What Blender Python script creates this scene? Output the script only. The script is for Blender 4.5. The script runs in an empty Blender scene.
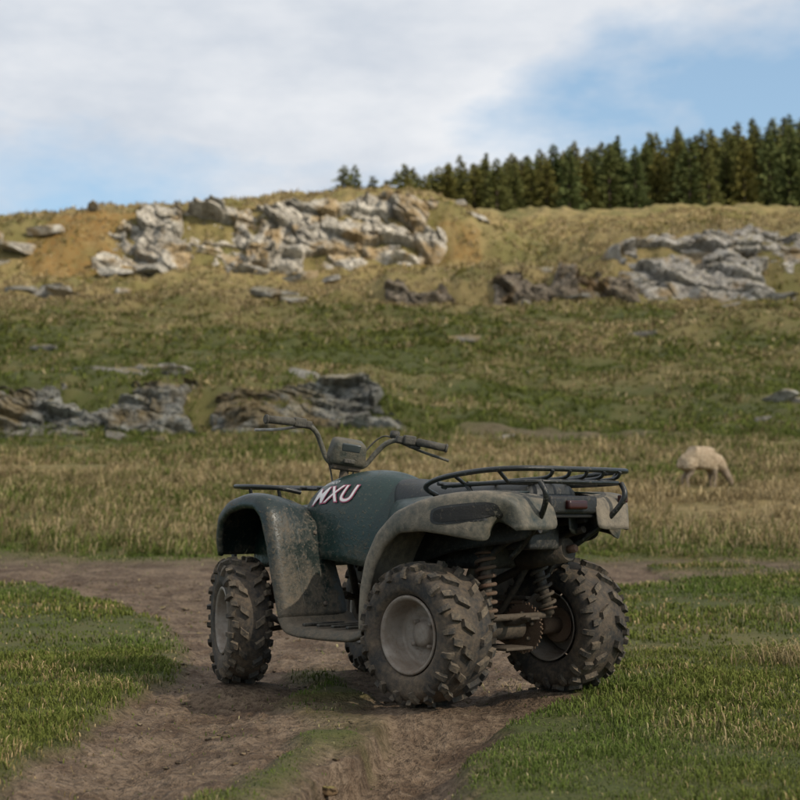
import bpy, bmesh, math, random
import numpy as np
from mathutils import Vector, Matrix
random.seed(7)
rng = np.random.default_rng(11)
scene = bpy.context.scene
COL = scene.collection

# ------------------------------------------------------------------ noise
def _hash(ix, iy, iz=0, seed=0):
    with np.errstate(over='ignore'):
        h = (ix.astype(np.int64)*374761393 + iy.astype(np.int64)*668265263 + np.asarray(iz, dtype=np.int64)*2147483647 + seed*974711) & 0xffffffff
        h = ((h ^ (h >> 13)) * 1274126177) & 0xffffffff
        h = (h ^ (h >> 16)) & 0xffffffff
    return h/4294967295.0
def vn2(x, y, seed=0):
    x = np.asarray(x, float); y = np.asarray(y, float)
    ix = np.floor(x); iy = np.floor(y); fx = x-ix; fy = y-iy
    ix = ix.astype(np.int64); iy = iy.astype(np.int64)
    u = fx*fx*fx*(fx*(fx*6-15)+10); v = fy*fy*fy*(fy*(fy*6-15)+10)
    a = _hash(ix, iy, 0, seed); b = _hash(ix+1, iy, 0, seed); c = _hash(ix, iy+1, 0, seed); d = _hash(ix+1, iy+1, 0, seed)
    return ((a*(1-u)+b*u)*(1-v)+(c*(1-u)+d*u)*v)*2-1
def fbm2(x, y, o=4, seed=0):
    s = 0; a = 1; t = 0
    for i in range(o):
        s = s+a*vn2(x*2**i+i*17.3, y*2**i-i*9.1, seed+i); t += a; a *= .5
    return s/t
def vn3(p, seed=0):
    i = np.floor(p); f = p-i; i = i.astype(np.int64)
    w = f*f*(3-2*f); r = 0
    for dx in (0, 1):
        for dy in (0, 1):
            for dz in (0, 1):
                h = _hash(i[:, 0]+dx, i[:, 1]+dy, (i[:, 2]+dz)*31, seed)
                r = r+h*(w[:, 0] if dx else 1-w[:, 0])*(w[:, 1] if dy else 1-w[:, 1])*(w[:, 2] if dz else 1-w[:, 2])
    return r*2-1
def fbm3(p, o=3, seed=0):
    s = 0; a = 1; t = 0
    for k in range(o):
        s = s+a*vn3(p*2**k+k*5.3, seed+k); t += a; a *= .5
    return s/t
def worley(x, y, seed=0):
    ix = np.floor(x).astype(np.int64); iy = np.floor(y).astype(np.int64)
    f1 = np.full(x.shape, 9.); f2 = np.full(x.shape, 9.); r = [np.zeros(x.shape) for _ in range(5)]
    for dx in (-1, 0, 1):
        for dy in (-1, 0, 1):
            cx = ix+dx; cy = iy+dy
            px = cx+.1+.8*_hash(cx, cy, 1, seed); py = cy+.1+.8*_hash(cx, cy, 2, seed)
            d = np.maximum(np.abs(x-px), np.abs(y-py))*.6+.4*np.hypot(x-px, y-py)
            n = d < f1
            f2 = np.where(n, f1, np.minimum(f2, d)); f1 = np.where(n, d, f1)
            for k, v in enumerate((_hash(cx, cy, 3, seed), _hash(cx, cy, 4, seed), _hash(cx, cy, 5, seed), x-px, y-py)): r[k] = np.where(n, v, r[k])
    return f1, f2, r
def sstep(a, b, x):
    t = np.clip((x-a)/(b-a), 0, 1); return t*t*(3-2*t)

# ------------------------------------------------------------------ mesh helpers
def np_mesh(name, V, F, mats=(), cols=None, smooth=True, midx=None):
    V = np.asarray(V, np.float32); F = np.asarray(F, np.int32); k = F.shape[1]
    me = bpy.data.meshes.new(name)
    me.vertices.add(len(V)); me.vertices.foreach_set('co', V.ravel())
    me.loops.add(F.size); me.loops.foreach_set('vertex_index', F.ravel())
    me.polygons.add(len(F)); me.polygons.foreach_set('loop_start', np.arange(0, F.size, k, dtype=np.int32))
    try: me.polygons.foreach_set('loop_total', np.full(len(F), k, np.int32))
    except Exception: pass
    me.polygons.foreach_set('use_smooth', np.full(len(F), smooth, bool))
    for m in mats: me.materials.append(m)
    if midx is not None: me.polygons.foreach_set('material_index', np.asarray(midx, np.int32))
    me.update(calc_edges=True)
    if cols is not None:
        at = me.color_attributes.new('Col', 'FLOAT_COLOR', 'POINT')
        c = np.ones((len(V), 4), np.float32); c[:, :3] = cols
        at.data.foreach_set('color', c.ravel())
    return me
def obj(name, me, parent=None, loc=None):
    o = bpy.data.objects.new(name, me); COL.objects.link(o)
    if parent: o.parent = parent
    if loc is not None: o.location = loc
    return o
def empty(name, loc=(0, 0, 0), parent=None):
    e = bpy.data.objects.new(name, None); COL.objects.link(e); e.location = loc; e.empty_display_size = .2
    if parent: e.parent = parent
    return e
def py_mesh(name, V, F, mat, smooth=True):
    me = bpy.data.meshes.new(name); me.from_pydata([tuple(v) for v in V], [], F); me.update()
    me.polygons.foreach_set('use_smooth', [smooth]*len(F))
    if mat: me.materials.append(mat)
    return me

# ------------------------------------------------------------------ material helpers
class NT:
    def __init__(s, name):
        s.m = bpy.data.materials.new(name); s.m.use_nodes = True; s.t = s.m.node_tree
        s.t.nodes.clear(); s.out = s.n('ShaderNodeOutputMaterial')
    def n(s, typ, **kw):
        x = s.t.nodes.new(typ)
        for k, v in kw.items(): setattr(x, k, v)
        return x
    def l(s, a, b): s.t.links.new(a, b)
    def noise(s, vec, scale, detail=4, rough=.6, dist=0):
        x = s.n('ShaderNodeTexNoise'); x.inputs['Scale'].default_value = scale; x.inputs['Detail'].default_value = detail
        x.inputs['Roughness'].default_value = rough; x.inputs['Distortion'].default_value = dist
        if vec is not None: s.l(vec, x.inputs['Vector'])
        return x.outputs['Fac']
    def ramp(s, fac, stops):
        r = s.n('ShaderNodeValToRGB'); e = r.color_ramp.elements
        while len(e) < len(stops): e.new(.5)
        for i, (p, c) in enumerate(stops):
            e[i].position = p
            if not hasattr(c, '__len__'): c = (c, c, c)
            e[i].color = (*c, 1)
        s.l(fac, r.inputs['Fac']); return r.outputs['Color']
    def mix(s, fac, a, b, mode='MIX'):
        x = s.n('ShaderNodeMix', data_type='RGBA', blend_type=mode)
        for inp, v in ((x.inputs[0], fac), (x.inputs[6], a), (x.inputs[7], b)):
            if isinstance(v, bpy.types.NodeSocket): s.l(v, inp)
            elif hasattr(v, '__len__'): inp.default_value = (*v, 1)
            else: inp.default_value = v
        return x.outputs[2]
    def math(s, op, a, b=None, c=None, clamp=False):
        x = s.n('ShaderNodeMath', operation=op); x.use_clamp = clamp
        for i, v in enumerate((a, b, c)):
            if v is None: continue
            if isinstance(v, bpy.types.NodeSocket): s.l(v, x.inputs[i])
            else: x.inputs[i].default_value = v
        return x.outputs[0]
    def bsdf(s, col, rough=.7, metal=0, bump=None, bstr=.3, bdist=.01, spec=None):
        b = s.n('ShaderNodeBsdfPrincipled')
        for nm, v in (('Base Color', col), ('Roughness', rough), ('Metallic', metal)):
            if isinstance(v, bpy.types.NodeSocket): s.l(v, b.inputs[nm])
            elif hasattr(v, '__len__'): b.inputs[nm].default_value = (*v, 1)
            else: b.inputs[nm].default_value = v
        if spec is not None: b.inputs['Specular IOR Level'].default_value = spec
        if bump is not None:
            bn = s.n('ShaderNodeBump'); bn.inputs['Strength'].default_value = bstr; bn.inputs['Distance'].default_value = bdist
            s.l(bump, bn.inputs['Height']); s.l(bn.outputs[0], b.inputs['Normal'])
        return b.outputs[0]
    def fin(s, sh): s.l(sh, s.out.inputs['Surface']); return s.m

def dusty(name, col, rough, metal=0, dust=.35, dustcol=(.20, .17, .13), low=True, spec=None, scale=6, splat=.5):
    t = NT(name); tc = t.n('ShaderNodeTexCoord'); v = tc.outputs['Object']
    n1 = t.noise(v, scale, 4, .7, .4); n2 = t.noise(v, scale*8, 4, .7)
    m = t.math('ADD', t.math('MULTIPLY', n1, .65), t.math('MULTIPLY', n2, .35))
    if low:
        sp = t.n('ShaderNodeSeparateXYZ'); t.l(v, sp.inputs[0])
        m = t.math('ADD', m, t.math('MULTIPLY', t.math('SUBTRACT', .74, sp.outputs['Z']), .42))
    geo = t.n('ShaderNodeNewGeometry'); sn = t.n('ShaderNodeSeparateXYZ'); t.l(geo.outputs['Normal'], sn.inputs[0])
    m = t.math('ADD', m, t.math('MULTIPLY', t.math('MAXIMUM', sn.outputs['Z'], 0.), .06))
    lo = .72-dust*.6
    mask = t.ramp(m, [(max(0, lo-.07), 0), (min(1, lo+.16), 1)])
    n3 = t.noise(v, 75, 3, .6); spl = t.ramp(t.math('ADD', n3, t.math('MULTIPLY', t.math('SUBTRACT', m, .5), .5)), [(.60, 0), (.66, 1)])
    mk = t.math('MULTIPLY', t.math('MAXIMUM', t.math('MULTIPLY', mask, .86), t.math('MULTIPLY', spl, splat)), .95)
    base = t.mix(n2, tuple(c*.7 for c in col), tuple(min(1, c*1.3) for c in col))
    dc = t.mix(n2, tuple(c*.45 for c in dustcol), tuple(c*1.4 for c in dustcol))
    c = t.mix(mk, base, dc)
    r = t.math('ADD', t.math('MULTIPLY', mk, .92-rough), rough)
    mt = t.math('MULTIPLY', t.math('SUBTRACT', 1, mk), metal) if metal else 0
    return t.fin(t.bsdf(c, r, mt, bump=t.math('ADD', n2, t.math('MULTIPLY', spl, .5)), bstr=.4, bdist=.006, spec=spec))

M_green = dusty('green_plastic', (.008, .026, .022), .32, dust=.13, dustcol=(.12, .10, .07), scale=4)
M_shield = dusty('scuffed_green_plastic', (.006, .015, .013), .36, dust=.19, dustcol=(.135, .105, .072), scale=4.5, splat=.7)
M_fend = dusty('dusty_fender_plastic', (.018, .030, .027), .5, dust=.47, dustcol=(.23, .19, .14), scale=3.5, splat=.7)
M_under = dusty('muddy_underside', (.010, .010, .010), .8, dust=.15, dustcol=(.07, .06, .045))
M_tyre = dusty('tyre_rubber', (.020, .019, .018), .8, dust=.42, dustcol=(.135, .098, .063), low=False, scale=6)
M_tread = dusty('tread_rubber', (.026, .024, .021), .8, dust=.36, dustcol=(.185, .140, .092), low=False, scale=9)
M_rim = dusty('steel_rim', (.28, .245, .21), .5, metal=.3, dust=.42, dustcol=(.13, .09, .058), low=False, scale=8)
M_black = dusty('black_steel_tube', (.012, .013, .012), .35, dust=.12, dustcol=(.14, .13, .10), scale=9)
M_blackp = dusty('black_plastic', (.013, .013, .013), .5, dust=.12, dustcol=(.10, .09, .07))
M_seat = dusty('seat_vinyl', (.012, .014, .013), .5, dust=.12, dustcol=(.12, .11, .09))
M_metal = dusty('engine_alloy', (.12, .11, .10), .5, metal=.4, dust=.42, dustcol=(.11, .08, .052))
M_rust = dusty('rusty_steel', (.13, .065, .04), .7, metal=.1, dust=.3, dustcol=(.13, .09, .058), scale=15)
M_dark = dusty('dark_mech', (.016, .015, .014), .6, dust=.30, dustcol=(.10, .075, .05))
M_silver = dusty('lever_alloy', (.62, .62, .62), .3, metal=.8, dust=.05)
def plain(name, col, rough):
    t = NT(name); tc = t.n('ShaderNodeTexCoord'); n = t.noise(tc.outputs['Object'], 40, 4)
    return t.fin(t.bsdf(t.mix(n, tuple(c*.75 for c in col), tuple(min(1, c*1.1) for c in col)), rough, bump=n, bstr=.1, bdist=.002))
M_red = plain('lamp_lens', (.035, .006, .005), .35)
M_white = plain('decal_white', (.68, .65, .64), .5)
M_pink = plain('decal_pink', (.36, .07, .13), .5)
M_glass = plain('gauge_glass', (.05, .06, .06), .12)

# ------------------------------------------------------------------ terrain
BO = (.395, 6.475); HX, HY = -.689, .7248; GZB = .02
SHEEP = (5.27, 27.6)
def bw(a, b): return (BO[0]+HX*a-HY*b, BO[1]+HY*a+HX*b)
WHEELS = [bw(0, .4), bw(0, -.4), bw(1.17, .4), bw(1.17, -.4)]
KD = np.array([-60, 8, 11.6, 14.5, 17.6, 22, 28, 36, 45, 52, 70, 85, 98])
KZ = np.array([0, 0.01, .05, .15, .30, .68, 1.20, 1.98, 2.98, 4.2, 7.6, 10.7, 13.5])
def smooth_interp(x, kx, kz):
    return (np.interp(x-.03*np.abs(x), kx, kz)+np.interp(x, kx, kz)*2+np.interp(x+.03*np.abs(x), kx, kz))/4
LX = [98, 110, 115.0, 119.4, 130, 150, 200, 300]; LZ = [13.5, 16.8, 18.6, 23.8, 26.2, 27.3, 27.5, 20]
RX = [98, 106, 112, 125, 145, 170, 200, 300]; RZ = [13.5, 15.8, 18.2, 22.8, 28.6, 31.5, 33, 26]
CX = [98, 102.6, 108.2, 113, 125, 145, 170, 200, 300]; CZ = [13.5, 14.9, 19.6, 21.0, 23.8, 28.6, 31.7, 33, 26]
LFX = ([2, 4.5, 5.9, 7.6, 9.2, 11.6, 13.7, 14.5, 15.2, 15.9], [-1.25, -1.14, -1.11, -1.07, -1.26, -1.8, -2.9, -3.9, -7, -40])
RTX = ([2, 4.15, 5.1, 5.9, 6.8, 8.5, 11, 13.5, 14.8, 15.5, 16], [.1, .20, .24, .42, .80, 1.0, 1.1, 1.5, 2.6, 6, 40])
def dirt_mask(x, y):
    wx = x+.10*fbm2(x*2.2, y*2.2, 3, 5)+.035*fbm2(x*11, y*11, 2, 6); wy = y+.25*fbm2(x*1.3, y*1.3, 3, 8)
    l = np.interp(wy, *LFX); r = np.interp(wy, *RTX)
    far = 17.2-.04*wx+.5*fbm2(x*.7, y*.7, 2, 9)
    sc = np.clip(y/9, .6, 1.6)
    d = np.minimum(np.minimum(wx-l, r-wx)/sc, (far-wy)*.35)
    m = sstep(-.09, .10, d+.05*fbm2(x*6, y*6, 2, 14))
    sx = np.interp(y, [3, 4.3, 5.4, 6.2, 7.4, 9], [-.80, -.50, -.26, -.26, -.36, -.5])
    strip = sstep(.20, .03, np.abs(wx-sx)+.16*(fbm2(x*2.4, y*1.8, 3, 31)+.05))*sstep(8.5, 7.0, y)
    strip *= np.where((y > 5.6) & (y < 6.7), .4, 1.)
    m = m*(1-.95*strip)
    m = np.where((x > 2.5) & (y > 13), m*sstep(-.30, .35, fbm2(x*.6, y*1.5, 3, 44)-.02), m)
    return np.clip(m, 0, 1)
def rockledge(x): return sstep(3.5, -1, x+1.5*vn2(x*.3, x*0, 3))
def warp(x, y): return y+np.where(y > 80, 1.6*fbm2(x/7, x*0+.5, 3, 2), 0)
def H(x, y):
    x = np.asarray(x, float); y = np.asarray(y, float)
    yw = warp(x, y)
    b = smooth_interp(np.minimum(y, 98), KD, KZ)
    wl = sstep(11, 1, x); wc = sstep(8.5, 16, x+1.5*vn2(y*.2, x*.2, 77))
    zl = np.interp(yw, LX, LZ)+(yw > 98)*np.interp(x, [-60, -30, -18, -5, 4], [-2.6, -1.3, -.2, .6, .9])*sstep(108, 122, yw)
    zr = np.interp(yw, RX, RZ); zc = np.interp(yw, CX, CZ)
    far = wl*zl+(1-wl)*((1-wc)*zr+wc*zc)
    z = np.where(y > 98, far, b)
    z = z+np.where(y > 30, 1.05*rockledge(x)*sstep(45.0, 46.7, y+.8*vn2(x*.5, x*0, 12))*sstep(66, 50, y), 0)
    z = z+np.where(y > 90, 1.2*sstep(100.4, 101.5, yw)*sstep(-3, 0, x)*sstep(16.5, 13.5, x)*sstep(112, 104, yw), 0)
    amp = np.interp(y, [0, 14, 20, 40, 100, 140], [.012, .015, .07, .36, .9, .7])
    z = z+amp*fbm2(x*.16, y*.16, 4, 21)*1.2+np.interp(y, [0, 16, 22, 60, 98, 104], [.006, .012, .07, .24, .32, .5])*fbm2(x*1.0, y*1.0, 3, 22)
    near = sstep(19, 15, y)*sstep(-6, 0, y)
    m = dirt_mask(x, y)*near
    z = z-.05*m
    rx1 = np.interp(y, [3, 4.3, 6, 7.5, 9, 11.6, 13.7, 15], [-.95, -.86, -.78, -.74, -.85, -1.2, -1.9, -3.4])
    rx2 = np.interp(y, [3, 4.3, 5.3, 6, 6.8, 9, 12], [-.36, -.19, -.02, .07, .16, .28, .3])
    z = z-.045*np.exp(-((x-rx1)/.15)**2)*near*m
    e = x-rx2+.03*fbm2(x*0+2, y*4, 2, 15)+.02*fbm2(x*9, y*9, 2, 16)
    rut = np.where(e < 0, sstep(-.14, -.10, e), sstep(.36, .04, e))
    rz = np.interp(y, [3, 4.3, 5.4, 6.0, 7, 9], [.17, .16, .12, .05, .03, .02])
    z = z-rz*rut*near*sstep(13, 9, y)
    z = z+m*(.026*fbm2(x*5, y*3.2, 4, 51)+.028*(np.abs(fbm2(x*11, y*11, 4, 52))-.2)+.011*fbm2(x*30, y*30, 2, 53)+.012*np.sin(y*70+3*vn2(x*9, y*3, 66))*np.exp(-((x-rx2-.03)/.09)**2)*sstep(9, 6, y))
    for wx, wy in WHEELS:
        g = np.exp(-(((x-wx)**2+(y-wy)**2)/.24**2)**1.5)
        z = z*(1-g)+(GZB-.006)*g
    return z

NY, NX = 980, 600
ys = np.concatenate([np.linspace(-60, 2.4, 40, endpoint=False), 2.4*np.exp(np.linspace(0, math.log(320/2.4), NY-40))])
tt = np.linspace(-1, 1, NX); tt = np.sign(tt)*(.5*np.abs(tt)+.5*np.abs(tt)**3)
half = 5.5+.75*np.abs(ys)
X = tt[None, :]*half[:, None]; Y = np.repeat(ys[:, None], NX, 1)
Z = H(X.ravel(), Y.ravel()).reshape(X.shape)
V = np.stack([X, Y, Z], -1).reshape(-1, 3)
ii = np.arange(NY-1)[:, None]*NX+np.arange(NX-1)[None, :]; ii = ii.ravel()
F = np.stack([ii, ii+1, ii+NX+1, ii+NX], 1)
D = dirt_mask(V[:, 0], V[:, 1])*sstep(19, 16, V[:, 1])
def trod(x, y): return sstep(1.6, .7, np.abs(y-(41+.45*x+1.2*np.sin(x*.5)))+.8*fbm2(x*.8, y*.8, 2, 33))*sstep(1, 2.5, x)*sstep(11, 6.5, x)*.9
D = np.maximum(D, .7*trod(V[:, 0], V[:, 1]))
def straw_f(x, y):
    s = np.interp(y, [0, 15, 18, 22, 36, 46, 60, 90, 102, 115], [.06, .08, .30, .78, .58, .22, .14, .30, .82, .92])
    return np.clip(s+.7*fbm2(x*.22, y*.16, 4, 71)+.35*fbm2(x*1.1, y*.8, 2, 73), 0, 1)
S = straw_f(V[:, 0], V[:, 1])
HE = sstep(.05, .35, fbm2(V[:, 0]*.18, V[:, 1]*.3, 3, 75)+.5*np.exp(-((V[:, 0]+26)/4)**2))*sstep(112, 115, V[:, 1])*sstep(124, 120, V[:, 1])*(V[:, 0] < 6)

t = NT('terrain_surface'); geo = t.n('ShaderNodeNewGeometry'); P = geo.outputs['Position']
at = t.n('ShaderNodeAttribute', attribute_name='Col'); sp = t.n('ShaderNodeSeparateColor'); t.l(at.outputs['Color'], sp.inputs[0])
nf = t.noise(P, 34, 3, .75); nm = t.noise(P, 3.1, 4, .65); nl = t.noise(P, .35, 3, .6)
dirt = t.mix(t.ramp(nm, [(.38, 0), (.62, 1)]), (.095, .063, .041), (.200, .145, .098)); dirt = t.mix(t.ramp(nf, [(.36, .75), (.54, 0)]), dirt, (.050, .034, .022))
dirt = t.mix(t.ramp(nf, [(.58, 0), (.72, .7)]), dirt, (.25, .192, .136))
green = t.mix(nf, (.045, .056, .015), (.085, .096, .028)); green = t.mix(t.ramp(nm, [(.42, 0), (.7, .6)]), green, (.10, .088, .035))
straw = t.mix(nf, (.14, .108, .042), (.34, .258, .120)); straw = t.mix(t.ramp(nl, [(.4, 0), (.62, .75)]), straw, (.14, .122, .040)); straw = t.mix(t.ramp(nm, [(.48, 0), (.68, .6)]), straw, (.11, .094, .032))
c = t.mix(sp.outputs[1], green, straw); c = t.mix(t.math('MULTIPLY', sp.outputs[2], t.ramp(nm, [(.35, .2), (.6, .9)])), c, (.19, .105, .032)); c = t.mix(sp.outputs[0], c, dirt)
h = t.math('ADD', t.math('MULTIPLY', nf, .45), nm)
M_ter = t.fin(t.bsdf(c, .95, bump=h, bstr=1., bdist=.07, spec=.2))
obj('hillside_terrain', np_mesh('terrain', V, F, [M_ter], np.stack([D, S, HE], 1)))

# ------------------------------------------------------------------ grass
t = NT('grass_blades'); at = t.n('ShaderNodeAttribute', attribute_name='Col')
df = t.n('ShaderNodeBsdfDiffuse'); t.l(at.outputs['Color'], df.inputs[0]); M_grass = t.fin(df.outputs[0])
def blades(P, h, w, lean, col, az=None, bd=.62):
    n = len(P); az = rng.uniform(0, 2*np.pi, n) if az is None else az
    d = np.stack([np.cos(az), np.sin(az), np.zeros(n)], 1)
    fa = az+np.pi/2+rng.normal(0, .5, n); s = np.stack([np.cos(fa), np.sin(fa), np.zeros(n)], 1)*(w/2)[:, None]
    up = np.array([0, 0, 1.])
    mid = P+up*(h*.62)[:, None]+d*(h*lean*.35)[:, None]
    tip = P+up*(h*(1-.35*np.minimum(lean, 1.5)))[:, None]+d*(h*lean)[:, None]
    V = np.stack([P-s, P+s, mid-s*.8, mid+s*.8, tip], 1).reshape(-1, 3)
    b = np.arange(n)*5
    F = np.concatenate([np.stack([b, b+1, b+3], 1), np.stack([b, b+3, b+2], 1), np.stack([b+2, b+3, b+4], 1)])
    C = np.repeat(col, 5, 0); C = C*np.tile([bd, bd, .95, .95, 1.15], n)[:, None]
    return V, F, C
def join(parts):
    o = 0; Vs = []; Fs = []; Cs = []
    for v, f, c in parts: Vs.append(v); Fs.append(f+o); Cs.append(c); o += len(v)
    return np.concatenate(Vs), np.concatenate(Fs), np.concatenate(Cs)
G1 = np.array([.078, .102, .024]); G2 = np.array([.145, .165, .046]); ST = np.array([.42, .33, .19]); ST2 = np.array([.24, .18, .085])
def gcol(n, straw, gm=(1, 1, 1)):
    a = rng.random((n, 1)); g = (G1*(1-a)+G2*a)*np.array(gm); b = rng.random((n, 1)); s = ST*(1-b)+ST2*b
    pick = (rng.random((n, 1)) < straw.reshape(-1, 1)); return np.where(pick, s, g)*rng.uniform(.8, 1.2, (n, 1))
parts = []
for (d0, d1, n, hh, ww) in ((2.8, 5.5, 160000, .022, .0034), (5.5, 9, 155000, .027, .005), (9, 18.5, 175000, .036, .010)):
    y = np.sqrt(rng.uniform(d0**2, d1**2, n)); x = rng.uniform(-1, 1, n)*(.8+.38*y)
    m = dirt_mask(x, y)*sstep(19, 16, y); patch = fbm2(x*.9, y*.9, 3, 61); fine = fbm2(x*5, y*5, 2, 62)
    keep = rng.random(n) > np.clip(m*1.2, 0, .975)
    keep &= rng.random(n) < .70+.5*patch+.5*fine
    x, y, m, patch, fine = x[keep], y[keep], m[keep], patch[keep], fine[keep]; k = len(x)
    p = np.stack([x, y, H(x, y)-.003], 1)
    hgt = hh*rng.uniform(.5, 1.5, k)*(1+.8*patch+.5*fine)*(1-.5*m)
    yel = sstep(-.3, .5, fbm2(x*.5, y*.5, 3, 67))[:, None]
    col = gcol(k, .06+.28*sstep(.05, .5, fbm2(x*1.7, y*1.7, 3, 64))+.3*m)*(np.array([.85, .97, .9])*(1-yel)+np.array([1.12, 1.06, 1.0])*yel)
    parts.append(blades(p, hgt, ww*rng.uniform(.6, 1.3, k), rng.uniform(.1, 1.1, k), col))
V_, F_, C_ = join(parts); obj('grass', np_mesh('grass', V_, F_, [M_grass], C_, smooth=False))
def tussocks(n, d0, d1, nb, L, w, seed, thr=-.2, xs=.45, xo=3, gm=(1, 1, 1), bd=.62, stb=0.):
    y = rng.uniform(d0**2, d1**2, n)**.5; x = rng.uniform(-1, 1, n)*(xo+xs*y)
    ps = fbm2(x*.25, y*.25, 3, seed)+.5*fbm2(x*.9, y*.9, 2, seed+3)
    k = ps > thr+rng.uniform(-.25, .25, n); k &= dirt_mask(x, y)*(y < 18) < .2; k &= trod(x, y) < .3
    k &= np.hypot(x-SHEEP[0], (y-SHEEP[1]+.8)*.6) > .75
    x, y, ps = x[k], y[k], ps[k]; n = len(x)
    sz = rng.uniform(.5, 1.3, n)*np.where(ps < -.15, .6, 1.)
    s = np.clip(straw_f(x, y)+stb, 0, 1)
    X_ = np.repeat(x, nb)+rng.normal(0, .3*L, n*nb)*np.repeat(sz, nb); Y_ = np.repeat(y, nb)+rng.normal(0, .3*L, n*nb)*np.repeat(sz, nb)
    p = np.stack([X_, Y_, H(X_, Y_)-.02], 1); k = n*nb
    wind = rng.normal(.3, 1.6, k)
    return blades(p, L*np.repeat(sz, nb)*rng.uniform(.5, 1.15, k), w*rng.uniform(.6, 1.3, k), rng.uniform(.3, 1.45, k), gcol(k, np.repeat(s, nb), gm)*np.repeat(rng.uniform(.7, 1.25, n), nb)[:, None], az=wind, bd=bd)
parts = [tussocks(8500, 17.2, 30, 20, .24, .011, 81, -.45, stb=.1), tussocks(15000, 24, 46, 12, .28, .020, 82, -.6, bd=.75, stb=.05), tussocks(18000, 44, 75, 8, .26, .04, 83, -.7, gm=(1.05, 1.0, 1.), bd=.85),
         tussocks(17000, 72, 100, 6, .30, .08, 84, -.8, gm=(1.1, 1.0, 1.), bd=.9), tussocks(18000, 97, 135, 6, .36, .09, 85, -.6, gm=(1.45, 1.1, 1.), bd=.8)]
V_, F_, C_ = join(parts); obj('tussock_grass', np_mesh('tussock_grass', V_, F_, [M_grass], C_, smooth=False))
pts = []
for (x, y, r, nb, L) in ((1.97, 8.0, .14, 320, .13), (2.25, 8.3, .12, 240, .12), (1.32, 6.4, .10, 40, .07), (1.05, 5.4, .10, 30, .06), (-2.9, 9.8, .12, 60, .08), (2.6, 10.8, .2, 200, .13), (-1.25, 5.0, .1, 25, .05), (.7, 7.3, .2, 60, .06)):
    xx = x+rng.normal(0, r, nb); yy = y+rng.normal(0, r, nb); p = np.stack([xx, yy, H(xx, yy)], 1)
    pts.append(blades(p, L*rng.uniform(.5, 1.2, nb), np.full(nb, .004), rng.uniform(.3, 1.5, nb), gcol(nb, np.full(nb, .9))))
V_, F_, C_ = join(pts); obj('dry_grass_tuft', np_mesh('dry_grass_tuft', V_, F_, [M_grass], C_, smooth=False))

# ------------------------------------------------------------------ rocks
def ico(sub):
    bm = bmesh.new(); bmesh.ops.create_icosphere(bm, subdivisions=sub, radius=1)
    v = np.array([x.co[:] for x in bm.verts]); f = np.array([[q.index for q in p.verts] for p in bm.faces]); bm.free(); return v, f
ICO = {s: ico(s) for s in (1, 2, 4)}
def rock(sub, size, rot, seed, planes=14, rough=.035):
    r = np.random.default_rng(seed); v, f = ICO[sub]; v = v*1.5
    v = np.sign(v)*np.abs(v)**.75
    for i in range(planes):
        n = r.normal(0, 1, 3)
        if i % 2 == 0: n = np.array([r.normal(0, .15), r.normal(0, .15), r.choice([-1, 1])])
        n /= np.linalg.norm(n); d = r.uniform(.5, .9); k = v@n-d
        v = v-np.where(k > 0, k, 0)[:, None]*n
    q = v*np.array(size); s = min(size)
    q = q+(v/np.linalg.norm(v, axis=1)[:, None])*(fbm3(q*(2.0/s)+seed, 4, seed)*rough*s*2.2)[:, None]
    a, tx = rot
    ca, sa = math.cos(a), math.sin(a); ct, s_t = math.cos(tx), math.sin(tx)
    Ry = np.array([[ct, 0, s_t], [0, 1, 0], [-s_t, 0, ct]]); Rz = np.array([[ca, -sa, 0], [sa, ca, 0], [0, 0, 1]])
    return q@(Rz@Ry).T, f
t = NT('lichen_rock'); geo = t.n('ShaderNodeNewGeometry'); P = geo.outputs['Position']
n1 = t.noise(P, .8, 5, .75, .6); n2 = t.noise(P, 4.5, 4, .75); n3 = t.noise(P, .35, 4, .65)
at = t.n('ShaderNodeAttribute', attribute_name='Col')
c = t.ramp(t.math('ADD', t.math('MULTIPLY', n1, .55), t.math('MULTIPLY', n2, .45)), [(.36, (.075, .069, .060)), (.43, (.23, .215, .19)), (.50, (.36, .342, .31)), (.59, (.54, .52, .475))])
c = t.mix(t.ramp(n3, [(.51, 0), (.61, .7)]), c, (.27, .18, .065))
c = t.mix(1., c, at.outputs['Color'], 'MULTIPLY')
sn = t.n('ShaderNodeSeparateXYZ'); t.l(geo.outputs['Normal'], sn.inputs[0])
top = t.math('MULTIPLY', t.ramp(sn.outputs['Z'], [(.76, 0), (.91, 1)]), t.ramp(n1, [(.42, 0), (.52, .9)]))
c = t.mix(top, c, (.20, .16, .058))
M_rock = t.fin(t.bsdf(c, .95, bump=t.math('ADD', n1, t.math('MULTIPLY', n2, .8)), bstr=1., bdist=.30, spec=.2))
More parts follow.
